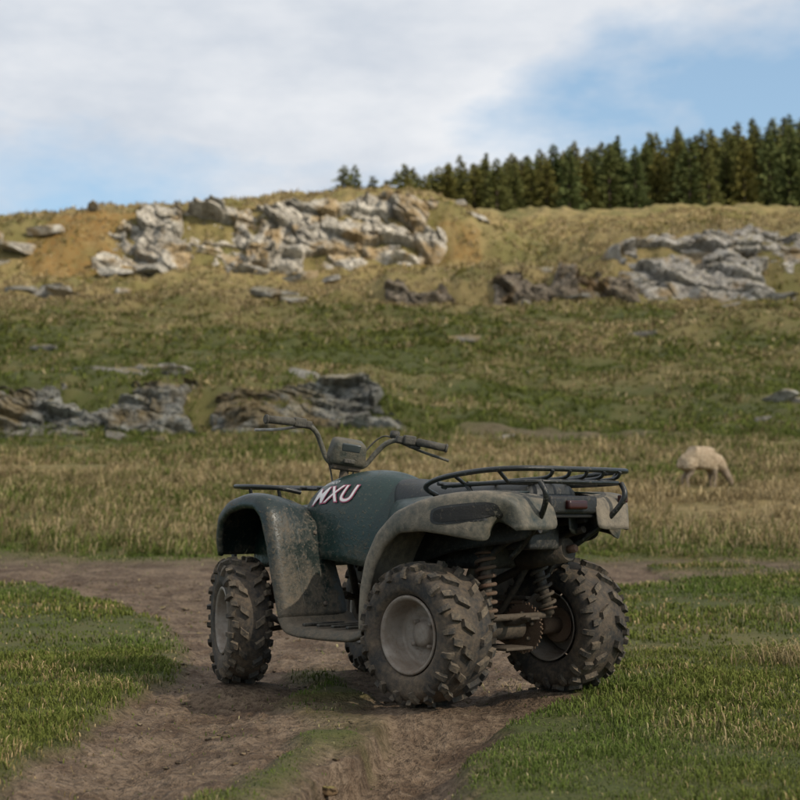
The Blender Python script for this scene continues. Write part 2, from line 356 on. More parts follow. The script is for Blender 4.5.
def cliff(x0, x1, y0, y1, dx, dy, cell, amp, maskf, tint, seed, tv=.3, out=(-.78, .5), lift=.8):
    gx = np.arange(x0, x1, dx); gy = np.arange(y0, y1, dy); GX, GY = np.meshgrid(gx, gy); x = GX.ravel(); y = GY.ravel(); z = H(x, y)
    u = x/cell[0]+.45*fbm2(x/cell[0]*.8, z/cell[1]*.8, 3, seed)+.30*z/cell[0]; v = (z+.35*y+.18*x)/cell[1]+.40*fbm2(x/cell[0]*.7, z/cell[1], 3, seed+7)
    f1, f2, r = worley(u, v, seed); g1, g2, q = worley(u*2.3+5, v*2.1+.6*u, seed+9); h1, h2, w = worley(u*5.7+5-v, v*4.3+u, seed+19)
    off = amp*(r[0]-.35)+amp*1.5*(r[1]-.5)*r[3]+amp*1.2*(.3-r[2])*r[4]+amp*.40*(q[0]-.5)+amp*.75*(q[1]-.5)*q[3]+amp*.5*(q[2]-.5)*q[4]+amp*.14*(w[0]-.5)+amp*.4*(w[1]-.5)*w[3]
    off = off-amp*.45*np.exp(-(f2-f1)/.022)-amp*.16*np.exp(-(g2-g1)/.03)+amp*.16*fbm2(x/cell[0]*4, z/cell[1]*5, 4, seed+3)
    m = maskf(x, y, warp(x, y)); tot = -.6+m*(.6+lift+off)
    P3 = np.stack([x+.25*off*(r[1]-.5)*m, y+out[0]*tot, z+out[1]*tot], 1)
    ny, nx = GX.shape; ii = (np.arange(ny-1)[:, None]*nx+np.arange(nx-1)[None, :]).ravel()
    F = np.stack([ii, ii+1, ii+nx+1, ii+nx], 1); keep = m[F].max(1) > .02; F = F[keep]
    C = np.array(tint)[None]*(1-tv*.6+tv*.6*r[2]+tv*.6*q[2])[:, None]
    return P3, F, C
def boulders(items, sub=4):
    out = []
    for (x, y, sx, sy, sz, sink, rz, tx, sd, tint) in items:
        v, f = rock(sub, (sx, sy, sz), (rz, tx), sd); z = float(H(np.array([x]), np.array([y]))[0])
        v = v+np.array([x, y, z+sz*(1-2*sink)*.8]); out.append((v, np.concatenate([f, f[:, 2:]], 1), np.tile(tint, (len(v), 1))))
    return out
def rockobj(name, parts):
    V, F, C = join(parts); tri = F[:, 2] == F[:, 3]
    Ft = F[tri][:, :3]; Fq = F[~tri]; Fa = np.concatenate([Ft, Fq[:, [0, 1, 2]], Fq[:, [0, 2, 3]]]) if len(Fq) else Ft
    obj(name, np_mesh(name, V, Fa, [M_rock], C, smooth=False))
def T(a, b): g = random.uniform(a, b); return np.array([g*1.02, g, g*.96])
def mk_left(x, y, yw):
    gap = 1.25*fbm2(x*.24, y*.34, 3, 201)+.52*np.exp(-((x+6)/8.0)**4)+.50*np.exp(-((x+18.8)/2.7)**4)-.45*np.exp(-((x+14.8)/1.0)**2)-.6*sstep(-22, -24, x)*sstep(-33, -29, x)+.0
    return sstep(113.8, 115.6, yw+.8*vn2(x*.6, y*.3, 18))*sstep(121.4, 119.6, yw+1.3*vn2(x*.5, y*.2, 8))*sstep(-.08, .08, gap+.22*fbm2(x*1.1, y*1.4, 3, 5))*sstep(3.4, 1.6, x+.9*vn2(y*1.2, x*0, 3))
sd = 100
def bl(n, xr, yr, sr, tr, flat=.6):
    global sd
    L_ = []
    for _ in range(n):
        sd += 1; s = random.uniform(*sr)
        L_.append((random.uniform(*xr), random.uniform(*yr), s*random.uniform(1, 1.6), s, s*flat*random.uniform(.7, 1.3), random.uniform(.35, .55), random.uniform(-.6, .6), random.uniform(-.3, .3), sd, T(*tr)))
    return L_
rockobj('rock_crag', [cliff(-48, 4.5, 112.0, 124, .10, .055, (3.2, 2.2), 1.30, mk_left, (1.12, 1.08, 1.02), 301, lift=.55)]+boulders(bl(9, (-22, 3), (112.4, 114.2), (.5, 1.1), (.85, 1.0))))
def mk_right(x, y, yw):
    gap = 1.1*fbm2(x*.16, y*.28, 3, 211)+.36+.35*np.exp(-((x-17)/4)**2)
    return sstep(101.6, 103.4, yw+.8*vn2(x*.6, y*.3, 19))*sstep(112.5, 109.8, yw+1.6*vn2(x*.3, y*.2, 8))*sstep(-.12, .08, gap+.2*fbm2(x*1.1, y*1.3, 3, 5))*sstep(13.6, 15.6, x+.9*vn2(y, x*0, 3))
rockobj('rock_crag', [cliff(12.5, 46, 100.0, 114.5, .10, .06, (5.0, 2.4), 1.05, mk_right, (1.05, 1.02, 1.0), 302, lift=.55)]+boulders(bl(5, (14, 26), (100.2, 102.2), (.5, .9), (.7, .9))))
def mk_mid(x, y, yw):
    return sstep(99.6, 100.3, yw)*sstep(103.0, 102.0, yw)*sstep(-.30, -.08, fbm2(x*.4, y*.3, 3, 221)+.14)*sstep(-1.6, -.6, x)*sstep(16, 14.4, x)
rockobj('rock_ledge', [cliff(-3.5, 17, 98, 105.5, .08, .05, (1.6, 1.0), .8, mk_mid, (.62, .54, .46), 303, lift=.4)]+boulders(bl(8, (-2, 14), (98.9, 100.0), (.3, .6), (.5, .65))))
def mk_low(x, y, yw):
    yy = y+.8*vn2(x*.5, x*0, 12)
    return sstep(44.4, 45.0, yy+.3*vn2(x*1.7, y, 29))*sstep(47.8, 46.8, yy+.5*vn2(x*1.3, y, 9))*sstep(-.34, -.14, 1.1*fbm2(x*.55, y*.7, 3, 231)+.12-.6*np.exp(-((x+8.6)/.5)**2)+.15*fbm2(x*3, y*3, 2, 6))*sstep(.9, -.4, x)
rockobj('rock_ledge', [cliff(-26, 2, 43.5, 49.5, .05, .03, (1.5, .46), .48, mk_low, (.62, .64, .64), 304, lift=.24)]+boulders(bl(16, (-14, 0), (43.4, 44.8), (.15, .38), (.5, .7), .5)))
items = []
for (x, y, s) in ((-10.2, 54, .6), (-9.2, 54.3, .45), (-9.0, 57, .5), (-8.5, 57.5, .6), (-11.2, 53, .45), (12.3, 52, .38), (12.9, 52, .3), (10.6, 47, .18), (2.6, 41, .2), (-22, 103, .9), (-23.5, 104, 1.1), (-23, 106, .8), (-25, 103.5, .7), (-8.6, 101, .7), (-7.6, 101.3, .8), (-6.8, 101, .6), (-1.6, 60, .3), (-4.7, 60, .45), (-13, 61, .4), (-19, 109, .6), (-5, 111, .5), (6, 121, .7), (4.5, 124, .5), (9.5, 109, .6), (-3, 51, .4), (3, 78, .5), (13, 84, .5), (-8, 56, .35), (-7.4, 53, .3), (7.8, 56, .2), (5, 66, .3), (-16, 72, .4), (-28, 117, 1.0), (-26.5, 118.5, .8), (-30, 116, .9), (-10.8, 55.5, .5), (-7.9, 58.5, .4), (-2.2, 50.5, .45)):
    sd += 1; g = .75 if y < 90 else 1.0
    items.append((x, y, s*1.4, s, s*.7, .38, random.uniform(-.6, .6), random.uniform(-.2, .2), sd, T(g*.8, g)))
rockobj('scattered_boulders', boulders(items))
Vs = []
n = 2400; y = np.sqrt(rng.uniform(3.2**2, 15**2, n)); x = rng.uniform(-3, 2, n); keep = dirt_mask(x, y) > .5; x = x[keep]; y = y[keep]; z = H(x, y)
for i in range(len(x)):
    s = float(rng.uniform(.003, .010)) if rng.random() < .95 else float(rng.uniform(.011, .022))
    v, f = rock(1 if s < .01 else 2, (s*1.3, s, s*.6), (rng.uniform(0, 6), 0), i, 5)
    Vs.append((v+np.array([x[i], y[i], z[i]+s*.1]), f, np.tile(np.array([.85, .68, .53])*rng.uniform(.3, .7), (len(v), 1))))
V_, F_, C_ = join(Vs); obj('gravel', np_mesh('gravel', V_, F_, [M_rock], C_))

# ------------------------------------------------------------------ conifers
t = NT('conifer_foliage'); at = t.n('ShaderNodeAttribute', attribute_name='Col'); oi = t.n('ShaderNodeObjectInfo')
c = t.mix(oi.outputs['Random'], at.outputs['Color'], t.mix(1., at.outputs['Color'], (1.5, 1.12, .9), 'MULTIPLY'))
df = t.n('ShaderNodeBsdfDiffuse'); t.l(c, df.inputs[0]); M_con = t.fin(df.outputs[0])
M_bark = plain('conifer_bark', (.10, .07, .05), .9)
def conifer(seed):
    r = np.random.default_rng(seed); Hh = 10.; Vs = []; C = []
    for z in np.linspace(.4, 9.85, 44):
        f = 1-z/Hh
        for b in range(r.integers(5, 8)):
            az = r.uniform(0, 2*np.pi); L = (2.5*f**.78+.06)*r.uniform(.5, 1.22)
            if r.random() < .07: continue
            m = int(3+L*4.5); tpar = r.uniform(.15, 1, m)
            base = np.stack([np.cos(az)*tpar*L, np.sin(az)*tpar*L, z+r.uniform(-.1, .1)+tpar*L*(.25-.35*tpar)+.15*f], 1)
            for q in range(2):
                p = base+r.normal(0, .07+.04*min(1, f*3), base.shape)
                k = .55+.45*min(1, f*4)
                d1 = np.stack([np.cos(az)+r.normal(0, .45, m), np.sin(az)+r.normal(0, .45, m), r.normal(.05, .35, m)], 1)*.30*k
                d2 = r.normal(0, .12*k, (m, 3)); d2[:, 2] -= .04
                Vs.append(np.stack([p-d2, p+d1*.5-d2*.2, p+d1, p+d2+d1*.3], 1).reshape(-1, 3))
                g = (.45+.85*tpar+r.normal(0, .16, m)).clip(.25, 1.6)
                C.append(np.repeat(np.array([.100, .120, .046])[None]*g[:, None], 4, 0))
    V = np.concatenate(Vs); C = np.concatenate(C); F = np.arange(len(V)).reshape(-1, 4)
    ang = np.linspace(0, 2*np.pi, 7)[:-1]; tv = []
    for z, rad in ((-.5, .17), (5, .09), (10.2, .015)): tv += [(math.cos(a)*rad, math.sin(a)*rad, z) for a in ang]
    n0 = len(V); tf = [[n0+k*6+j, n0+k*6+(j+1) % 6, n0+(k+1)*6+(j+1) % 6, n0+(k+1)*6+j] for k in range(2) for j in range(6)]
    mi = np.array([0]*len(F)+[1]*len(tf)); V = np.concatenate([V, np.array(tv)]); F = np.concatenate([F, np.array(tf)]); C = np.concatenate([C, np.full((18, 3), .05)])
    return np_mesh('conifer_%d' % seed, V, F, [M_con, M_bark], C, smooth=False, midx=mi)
CON = [conifer(s) for s in range(5)]
forest = empty('conifer_forest')
def addtree(x, y, s):
    o = obj('conifer', random.choice(CON), forest, (x, y, float(H(np.array([x]), np.array([y]))[0])-.3))
    w = random.uniform(.85, 1.2)/max(s, .6)**.3; o.scale = (s*w, s*w, s); o.rotation_euler = (0, 0, random.uniform(0, 6.28))
for row in range(6):
    y0 = 158+row*6; x = .4+row*.3
    while x < 80:
        yy = y0+random.uniform(-2.5, 2.5); zt = .74+np.interp(x/yy, [0, .025, .075, .125, .1875, .25, .5], [353, 362, 371, 381, 395, 406, 414])/1600*yy
        g = (zt-float(H(np.array([x]), np.array([yy]))[0]))/10
        addtree(x+random.uniform(-.5, .5), yy, max(.35, g*random.choice([random.uniform(.72, .92), random.uniform(.88, 1.03)]))); x += random.uniform(1.3, 2.5)
for x, y, s in ((-6.0, 168, .98), (-4.9, 170, 1.06), (-5.5, 174, .88), (-3.8, 176, .88), (-2.9, 172, .98), (-1.6, 172, .9), (-.3, 170, 1.0)): addtree(x, y, s)

# ------------------------------------------------------------------ sheep
def skin_mesh(name, pts, edges, rad, root=0, sub=3):
    me = bpy.data.meshes.new(name); me.from_pydata(pts, edges, []); o = bpy.data.objects.new(name, me); COL.objects.link(o)
    o.modifiers.new('s', 'SKIN'); sv = me.skin_vertices[0].data
    for i, r in enumerate(rad): sv[i].radius = (r, r) if not hasattr(r, '__len__') else r; sv[i].use_root = (i == root)
    m = o.modifiers.new('u', 'SUBSURF'); m.levels = sub
    bpy.context.view_layer.update(); dg = bpy.context.evaluated_depsgraph_get()
    em = bpy.data.meshes.new_from_object(o.evaluated_get(dg)); bpy.data.objects.remove(o); return em
def mk_sheep():
    pts = [(-.34, 0, .56), (-.20, 0, .585), (-.02, 0, .575), (.18, 0, .57), (.32, 0, .50), (.45, 0, .39), (.54, 0, .27), (.60, 0, .18), (.66, 0, .07)]
    rad = [.155, .20, .215, .20, .155, .105, .078, .070, .040]
    ed = [(i, i+1) for i in range(8)]
    for s in (-1, 1):
        b = len(pts); pts += [(-.35, s*.13, .42), (-.27, s*.13, .33), (-.41, s*.12, .20), (-.39, s*.12, .07), (-.37, s*.12, .02)]; rad += [.11, .070, .036, .028, .034]
        ed += [(0, b), (b, b+1), (b+1, b+2), (b+2, b+3), (b+3, b+4)]
        b = len(pts); pts += [(.20, s*.12, .40), (.22, s*.11, .22), (.215, s*.11, .08), (.23, s*.11, .02)]; rad += [.09, .040, .028, .034]
        ed += [(3, b), (b, b+1), (b+1, b+2), (b+2, b+3)]
    b = len(pts); pts += [(-.49, 0, .53), (-.52, 0, .38)]; rad += [.05, .035]; ed += [(0, b), (b, b+1)]
    me = skin_mesh('sheep_body', pts, ed, rad, 2, 3)
    n = len(me.vertices); v = np.zeros(n*3); me.vertices.foreach_get('co', v); v = v.reshape(-1, 3)
    nr = np.zeros(n*3); me.vertices.foreach_get('normal', nr); nr = nr.reshape(-1, 3)
    wool = sstep(.32, .40, v[:, 2])*sstep(.52, .44, v[:, 0])
    v = v+nr*(wool*(.020+.015*fbm3(v*16, 3, 4)+.010*fbm3(v*5, 2, 7)))[:, None]
    me.vertices.foreach_set('co', v.ravel()); me.update()
    at = me.color_attributes.new('Col', 'FLOAT_COLOR', 'POINT'); c = np.ones((n, 4), np.float32)
    c[:, :3] = (np.array([.52, .42, .30])[None]*wool[:, None]+np.array([.36, .29, .22])[None]*(1-wool[:, None])); at.data.foreach_set('color', c.ravel())
    t = NT('sheep_wool'); a = t.n('ShaderNodeAttribute', attribute_name='Col'); tc = t.n('ShaderNodeTexCoord')
    nn = t.noise(tc.outputs['Object'], 22, 4, .7); m = t.fin(t.bsdf(t.mix(t.ramp(nn, [(.4, 0), (.65, 1)]), t.mix(1., a.outputs['Color'], (.6, .55, .5), 'MULTIPLY'), a.outputs['Color']), .95, bump=nn, bstr=.9, bdist=.03, spec=.1))
    me.materials.clear(); me.materials.append(m)
    me.polygons.foreach_set('use_smooth', [True]*len(me.polygons))
    root = empty('sheep'); obj('body', me, root)
    for s in (-1, 1):
        em = skin_mesh('ear', [(.51, s*.05, .26), (.495, s*.11, .26), (.49, s*.16, .23)], [(0, 1), (1, 2)], [(.02, .015), (.03, .012), (.012, .006)], 0, 2)
        em.materials.append(m); at = em.color_attributes.new('Col', 'FLOAT_COLOR', 'POINT'); at.data.foreach_set('color', np.tile([.36, .29, .22, 1], len(em.vertices))); obj('ear', em, root)
        v, f = ICO[2]; e = py_mesh('eye', v*.011+np.array([.585, s*.064, .20]), f.tolist(), M_black); obj('eye', e, root)
    return root
sh = mk_sheep(); sx, sy = SHEEP
sh.location = (sx-.05, sy, float(H(np.array([sx]), np.array([sy]))[0])-.02); sh.rotation_euler = (0, 0, math.radians(12)); sh.scale = (.82, .90, .92)

# ------------------------------------------------------------------ QUAD BIKE
BIKE = empty('quad_bike', (BO[0], BO[1], GZB-.016)); BIKE.rotation_euler = (0, 0, math.atan2(HY, HX))
def spow(v, p): return np.sign(v)*np.abs(v)**p
def tube(name, pts, r, mat, parent=BIKE, smooth=True, cyc=False, res=4):
    cu = bpy.data.curves.new(name, 'CURVE'); cu.dimensions = '3D'; cu.bevel_depth = r; cu.bevel_resolution = res; cu.use_fill_caps = True
    if smooth and len(pts) > 2:
        P = [Vector(p) for p in pts]
        for _ in range(3):
            Q = [] if cyc else [P[0]]
            for i in (range(len(P)) if cyc else range(len(P)-1)):
                a, b = P[i], P[(i+1) % len(P)]
                if cyc or i > 0: Q.append(a.lerp(b, .25))
                if cyc or i < len(P)-2: Q.append(a.lerp(b, .75))
            if not cyc: Q.append(P[-1])
            P = Q
        pts = P
    s = cu.splines.new('POLY'); s.points.add(len(pts)-1)
    for i, p in enumerate(pts): s.points[i].co = (*p, 1)
    s.use_cyclic_u = cyc; s.use_smooth = True
    cu.materials.append(mat); return obj(name, cu, parent)
def box(name, c, s, mat, parent=BIKE, bev=.01, rot=None, taper=None):
    bm = bmesh.new(); bmesh.ops.create_cube(bm, size=1)
    for v in bm.verts:
        k = 1
        if taper and v.co.z > 0: k = taper
        v.co = Vector((v.co.x*s[0]*k, v.co.y*s[1]*k, v.co.z*s[2]))
    bmesh.ops.bevel(bm, geom=bm.edges[:], offset=bev, segments=3, profile=.6, affect='EDGES')
    if rot: bmesh.ops.rotate(bm, verts=bm.verts, matrix=Matrix.Rotation(rot[1], 3, rot[0]))
    bmesh.ops.translate(bm, verts=bm.verts, vec=c)
    me = bpy.data.meshes.new(name); bm.to_mesh(me); bm.free(); me.materials.append(mat)
    me.polygons.foreach_set('use_smooth', [True]*len(me.polygons)); return obj(name, me, parent)
def cyl(name, a, b, r, mat, parent=BIKE, r2=None, seg=24, bev=.004):
    a = Vector(a); b = Vector(b); d = b-a; bm = bmesh.new()
    bmesh.ops.create_cone(bm, cap_ends=True, segments=seg, radius1=r, radius2=r if r2 is None else r2, depth=d.length)
    if bev: bmesh.ops.bevel(bm, geom=[e for e in bm.edges if any(len(f.verts) > 4 for f in e.link_faces)], offset=bev, segments=2, affect='EDGES')
    q = Vector((0, 0, 1)).rotation_difference(d.normalized()).to_matrix(); bmesh.ops.rotate(bm, verts=bm.verts, matrix=q)
    bmesh.ops.translate(bm, verts=bm.verts, vec=(a+b)/2); me = bpy.data.meshes.new(name); bm.to_mesh(me); bm.free(); me.materials.append(mat)
    me.polygons.foreach_set('use_smooth', [len(p.vertices) <= 4 for p in me.polygons]); return obj(name, me, parent)
def loft(name, secs, mat, th=.005, sub=2, cap=False, parent=BIKE):
    n = len(secs[0]); V = [p for s in secs for p in s]; F = []
    for i in range(len(secs)-1):
        for j in range(n-1): a = i*n+j; F.append((a, a+1, a+n+1, a+n))
    me = py_mesh(name, V, F, mat); o = obj(name, me, parent)
    bm = bmesh.new(); bm.from_mesh(me); bmesh.ops.recalc_face_normals(bm, faces=bm.faces); bm.to_mesh(me); bm.free()
    if sub: m = o.modifiers.new('s', 'SUBSURF'); m.levels = sub; m.render_levels = sub
    if th: m = o.modifiers.new('t', 'SOLIDIFY'); m.thickness = th; m.offset = 0
    return o
def wheel_mesh(name, R, W, rr, nl):
    V = []; F = []; MI = []
    R0 = R-.018; hw = W/2*.93; rc = (R0+rr)/2; hh = (R0-rr)/2
    def prof(p): return hw*spow(np.sin(p), .72), rc+hh*spow(np.cos(p), .62)
    def pt(th, p, off=0.):
        y, r = prof(p); y2, r2 = prof(p+.02); y1, r1 = prof(p-.02); ty, tr_ = y2-y1, r2-r1; l = math.hypot(ty, tr_) or 1
        y += -tr_/l*off; r += ty/l*off
        return (r*math.sin(th), y, r*math.cos(th))
    NS = 72; ph = np.linspace(-2.5, 2.5, 33)
    for i in range(NS):
        for p in ph: V.append(pt(2*math.pi*i/NS, p, .0012*math.sin(p*24) if abs(p) > 1.5 else 0))
    m = len(ph)
    for i in range(NS):
        for j in range(m-1):
            a = i*m+j; b = ((i+1) % NS)*m+j; F.append((a, a+1, b+1, b)); MI.append(0)
    rw = random.Random(3)
    def knob(tc, p0, p1, sk, dth, hgt, q=4):
        st = len(V); tc += rw.uniform(-.006, .006); hgt *= rw.uniform(.85, 1.05)
        for k in range(q+1):
            f = k/q; p = p0+(p1-p0)*f; c = tc+sk*f; ins = .0 if 0 < k < q else .03*(1 if k == 0 else -1)*np.sign(p1-p0)
            V.extend([pt(c-dth, p, -.004), pt(c-dth*.78, p+ins, hgt), pt(c+dth*.78, p+ins, hgt), pt(c+dth, p, -.004)])
        for k in range(q):
            for j in range(3): a = st+k*4+j; F.append((a, a+1, a+5, a+4)); MI.append(1)
        F.append((st, st+1, st+2, st+3)); MI.append(1); e = st+q*4; F.append((e+3, e+2, e+1, e)); MI.append(1)
    pit = 2*math.pi/nl
    for i in range(nl):
        t0 = i*pit
        for s in (-1, 1):
            o = t0+(pit*.5 if s > 0 else 0)
            knob(o, s*.07, s*.48, pit*.30, pit*.17, .020)
            knob(o+pit*.5, s*.54, s*.98, pit*.10, pit*.165, .020)
            knob(o+pit*.02, s*.86, s*1.50, -pit*.05, pit*.14, .017, 5)
    e = hw*.86
    prof_r = [(e-.012, rr+.004), (e+.002, rr+.012), (e+.006, rr+.004), (e-.004, rr-.006), (e-.03, rr-.012), (e-.045, rr-.020), (W*.10, rr-.024), (W*.06, rr-.036), (W*.10, rr*.62), (W*.03, rr*.50), (W*.045, rr*.36), (W*.13, rr*.33), (W*.14, rr*.16), (W*.14, .001)]
    back = [(W*.10-.004, rr-.026), (0, rr-.022), (-e+.04, rr-.016), (-e+.006, rr-.004), (-e-.004, rr+.006), (-e+.008, rr+.002)]
    dback = [(W*.055, rr-.034), (W*.09, rr*.62), (W*.02, rr*.5), (W*.01, rr*.3), (-.02, rr*.28), (-.02, .001)]
    for pr in (prof_r, back, dback):
        st = len(V); k = len(pr); N = 48
        for i in range(N):
            a = 2*math.pi*i/N
            for (y, r) in pr: V.append((r*math.sin(a), y, r*math.cos(a)))
        for i in range(N):
            for j in range(k-1): a = st+i*k+j; b = st+((i+1) % N)*k+j; F.append((a, b, b+1, a+1)); MI.append(2)
    for i in range(4):
        a = math.pi/2*i+.5; cy = W*.07; cr = rr*.43; st = len(V); nn = 6
        for yy in (cy-.02, cy+.016):
            for j in range(nn): b = 2*math.pi*j/nn; V.append((cr*math.sin(a)+.009*math.cos(b), yy, cr*math.cos(a)+.009*math.sin(b)))
        for j in range(nn): F.append((st+j, st+(j+1) % nn, st+nn+(j+1) % nn, st+nn+j)); MI.append(2)
        F.append(tuple(st+nn+j for j in range(nn))); MI.append(2)
    me = bpy.data.meshes.new(name); me.from_pydata([tuple(map(float, v)) for v in V], [], F); me.update()
    for mt in (M_tyre, M_tread, M_rim, M_under): me.materials.append(mt)
    me.polygons.foreach_set('material_index', MI)
    me.polygons.foreach_set('use_smooth', [x in (0, 2) for x in MI]); return me
WR = wheel_mesh('rear_wheel', .28, .26, .140, 17); WF = wheel_mesh('front_wheel', .278, .19, .135, 18)
STEER = math.radians(-26)
for nm, me, loc, rz, rx in (('rear_wheel_left', WR, (0, .40, .28), 0, .2), ('rear_wheel_right', WR, (0, -.40, .28), math.pi, .9), ('front_wheel_left', WF, (1.17, .40, .278), STEER, .5), ('front_wheel_right', WF, (1.17, -.40, .278), math.pi+STEER, 0)):
    o = obj(nm, me, BIKE, loc); o.rotation_euler = (0, rx, rz)

def body(name, st, mat, n=15, p1=.62, p2=.62):
    secs = []
    for (a, w, zt, zb) in st:
        s = []
        for k in range(n):
            f = -math.pi/2+math.pi*k/(n-1)
            s.append((a, float(w*spow(math.sin(f), p1)), float(zb+(zt-zb)*spow(math.cos(f), p2)) if abs(math.cos(f)) > 1e-6 else zb))
        secs.append(s)
    return loft(name, secs, mat, th=.004, sub=2)
tank = body('fuel_tank_cover', [(1.08, .10, .80, .60), (1.04, .17, .835, .58), (.96, .22, .885, .56), (.85, .24, .918, .55), (.72, .225, .935, .54), (.6, .20, .928, .52), (.5, .17, .90, .5), (.43, .15, .865, .48), (.38, .13, .83, .48)], M_green, p1=.8, p2=.75)
body('seat', [(.53, .06, .86, .66), (.50, .12, .895, .66), (.42, .15, .885, .66), (.3, .165, .865, .66), (.1, .18, .855, .66), (-.12, .185, .87, .66), (-.26, .175, .875, .66), (-.31, .14, .85, .66), (-.33, .05, .78, .66)], M_seat, p1=.5, p2=.4)
body('front_hood', [(1.38, .10, .62, .5), (1.36, .18, .70, .5), (1.30, .22, .75, .5), (1.2, .24, .78, .5), (1.05, .22, .79, .52), (.92, .20, .79, .55), (.84, .18, .77, .55)], M_green)
body('side_cover', [(.48, .15, .80, .50), (.40, .19, .80, .50), (.2, .22, .79, .55), (0, .24, .79, .60), (-.2, .24, .79, .62), (-.36, .2, .77, .64)], M_blackp)
def resample(path, n):
    P = np.array(path, float); d = np.r_[0, np.cumsum(np.linalg.norm(np.diff(P[:, :2], axis=0), axis=1))]
    return np.stack([np.interp(np.linspace(0, d[-1], n), d, P[:, k]) for k in range(P.shape[1])], 1)
def fender(name, path, mat, s, n=30):
    P = resample(path, n); secs = []
    tg = np.gradient(P[:, :2], axis=0); tg /= np.linalg.norm(tg, axis=1)[:, None]; nr = np.stack([-tg[:, 1], tg[:, 0]], 1)
    for i in range(n):
        a, z, bi, bo, lip, crown = P[i]; na, nz = nr[i]
        m1 = bi+(bo-bi)*.35; m2 = bi+(bo-bi)*.75
        def q(b, o): return (float(a+na*o), float(s*b), float(z+nz*o))
        secs.append([q(bi, .045 if crown > .008 and a > .8 else -crown*.3), q(m1, .012 if crown > .008 and a > .8 else -crown), q(m2, -crown*.8), q(bo-.022, -.004), q(bo-.004, .004), q(bo+.004, .02), q(bo+.008, .02+lip*.5), q(bo+.006, .02+lip), q(bo-.006, .022+lip), ])
    return loft(name, secs, mat, th=.006, sub=1)
FP = [(1.325, .56, .14, .41, .02, 0), (1.315, .64, .14, .43, .03, .0), (1.27, .735, .14, .45, .03, .005), (1.18, .795, .14, .465, .03, .01), (1.05, .825, .20, .47, .035, .012), (.95, .815, .20, .475, .035, .012), (.885, .76, .18, .475, .035, .01),
      (.845, .64, .17, .475, .03, .005), (.815, .50, .15, .475, .025, 0), (.785, .38, .13, .475, .02, 0), (.765, .31, .13, .475, .02, 0)]
BP = [(.775, .325, .10, .475, .02, 0), (.745, .28, .10, .48, .015, 0), (.66, .268, .10, .485, .012, 0), (.48, .265, .10, .485, .012, 0), (.34, .268, .10, .48, .012, 0), (.30, .29, .10, .475, .015, 0)]
RP = [(.33, .28, .12, .465, .02, 0), (.325, .34, .12, .47, .03, 0), (.31, .45, .12, .475, .04, 0), (.275, .56, .14, .48, .045, 0), (.20, .665, .15, .49, .05, .005), (.09, .745, .16, .50, .06, .01), (-.05, .79, .17, .50, .095, .012), (-.17, .812, .17, .475, .13, .012), (-.28, .82, .17, .43, .155, .01), (-.36, .81, .15, .375, .155, .006), (-.40, .78, .13, .34, .12, 0), (-.415, .73, .12, .325, .07, 0), (-.42, .68, .12, .32, .0, 0)]
RF = {}
for s, sn_ in ((1, 'left'), (-1, 'right')):
    fender('front_fender_'+sn_, FP, M_shield, s); fender('footboard_'+sn_, BP, M_shield, s, 20); RF[s] = fender('rear_fender_'+sn_, RP, M_fend, s, 34)
    for i_ in range(4): box('foot_peg_rib', (.42+.09*i_, s*.33, .283), (.018, .22, .012), M_blackp, bev=.004)
for s in (1, -1):
    loft('rear_shoulder', [[(a, s*.15, zt), (a, s*.22, zt-.005), (a, s*w, zo)] for a, zt, zo, w in ((.40, .80, .62, .26), (.28, .81, .71, .36), (.12, .82, .76, .44), (-.06, .825, .80, .44), (-.2, .83, .822, .42), (-.34, .825, .815, .33))], M_green, th=.004, sub=1)
    tube('shield_crease', [(.872, s*.40, .71), (.832, s*.37, .58), (.80, s*.36, .44), (.775, s*.36, .34)], .006, M_shield)
    for zz, aa in ((.66, .85), (.36, .778)): cyl('shield_bolt', (aa, s*.25, zz), (aa-.014, s*.25, zz), .010, M_metal)
box('tail_panel', (-.37, 0, .775), (.07, .28, .07), M_blackp, bev=.015)
box('tail_lamp', (-.412, 0, .775), (.03, .11, .035), M_red, bev=.01)
box('rack_reflector', (-.40, -.30, .80), (.02, .045, .03), M_red, bev=.005)

peri = [(.13, .22, .815), (.10, .33, .845), (-.02, .36, .88), (-.25, .36, .905), (-.40, .34, .91), (-.46, .22, .91), (-.46, -.22, .91), (-.40, -.34, .91), (-.25, -.36, .905), (-.02, -.36, .88), (.10, -.33, .845), (.13, -.22, .815)]
tube('rear_rack_rail', peri, .0105, M_black)
low = [(.06, .24, .845), (.04, .29, .85), (-.30, .30, .858), (-.43, .26, .862), (-.46, .1, .862), (-.46, -.1, .862), (-.43, -.26, .862), (-.30, -.30, .858), (.04, -.29, .85), (.06, -.24, .845)]
tube('rear_rack_lower_rail', low, .009, M_black)
for b in (-.2, -.1, 0, .1, .2): tube('rack_slat', [(.06, b, .85), (-.30, b, .87), (-.455, b, .875), (-.468, b, .905)], .0075, M_black)
for a in (.04, -.12, -.28): tube('rack_cross', [(a, -.30, .858), (a, .30, .858)], .0075, M_black, smooth=False)
for a, b in ((-.10, .36), (-.33, .355), (-.10, -.36), (-.33, -.355)): tube('rack_post', [(a, b*.83, .858), (a, b, .892 if a > -.2 else .907)], .0075, M_black, smooth=False)
for s in (1, -1):
    tube('rack_support', [(-.44, s*.24, .86), (-.475, s*.235, .81), (-.40, s*.20, .71), (-.28, s*.16, .62), (-.2, s*.14, .57)], .011, M_black)
    tube('rack_brace', [(-.10, s*.29, .855), (-.14, s*.30, .83), (-.16, s*.30, .80)], .009, M_black)
fr = [(1.0, .20, .835), (1.02, .30, .855), (1.2, .33, .863), (1.37, .30, .865), (1.43, .15, .865), (1.43, -.15, .865), (1.37, -.30, .865), (1.2, -.33, .863), (1.02, -.30, .855), (1.0, -.20, .835)]
tube('front_rack_rail', fr, .010, M_black)
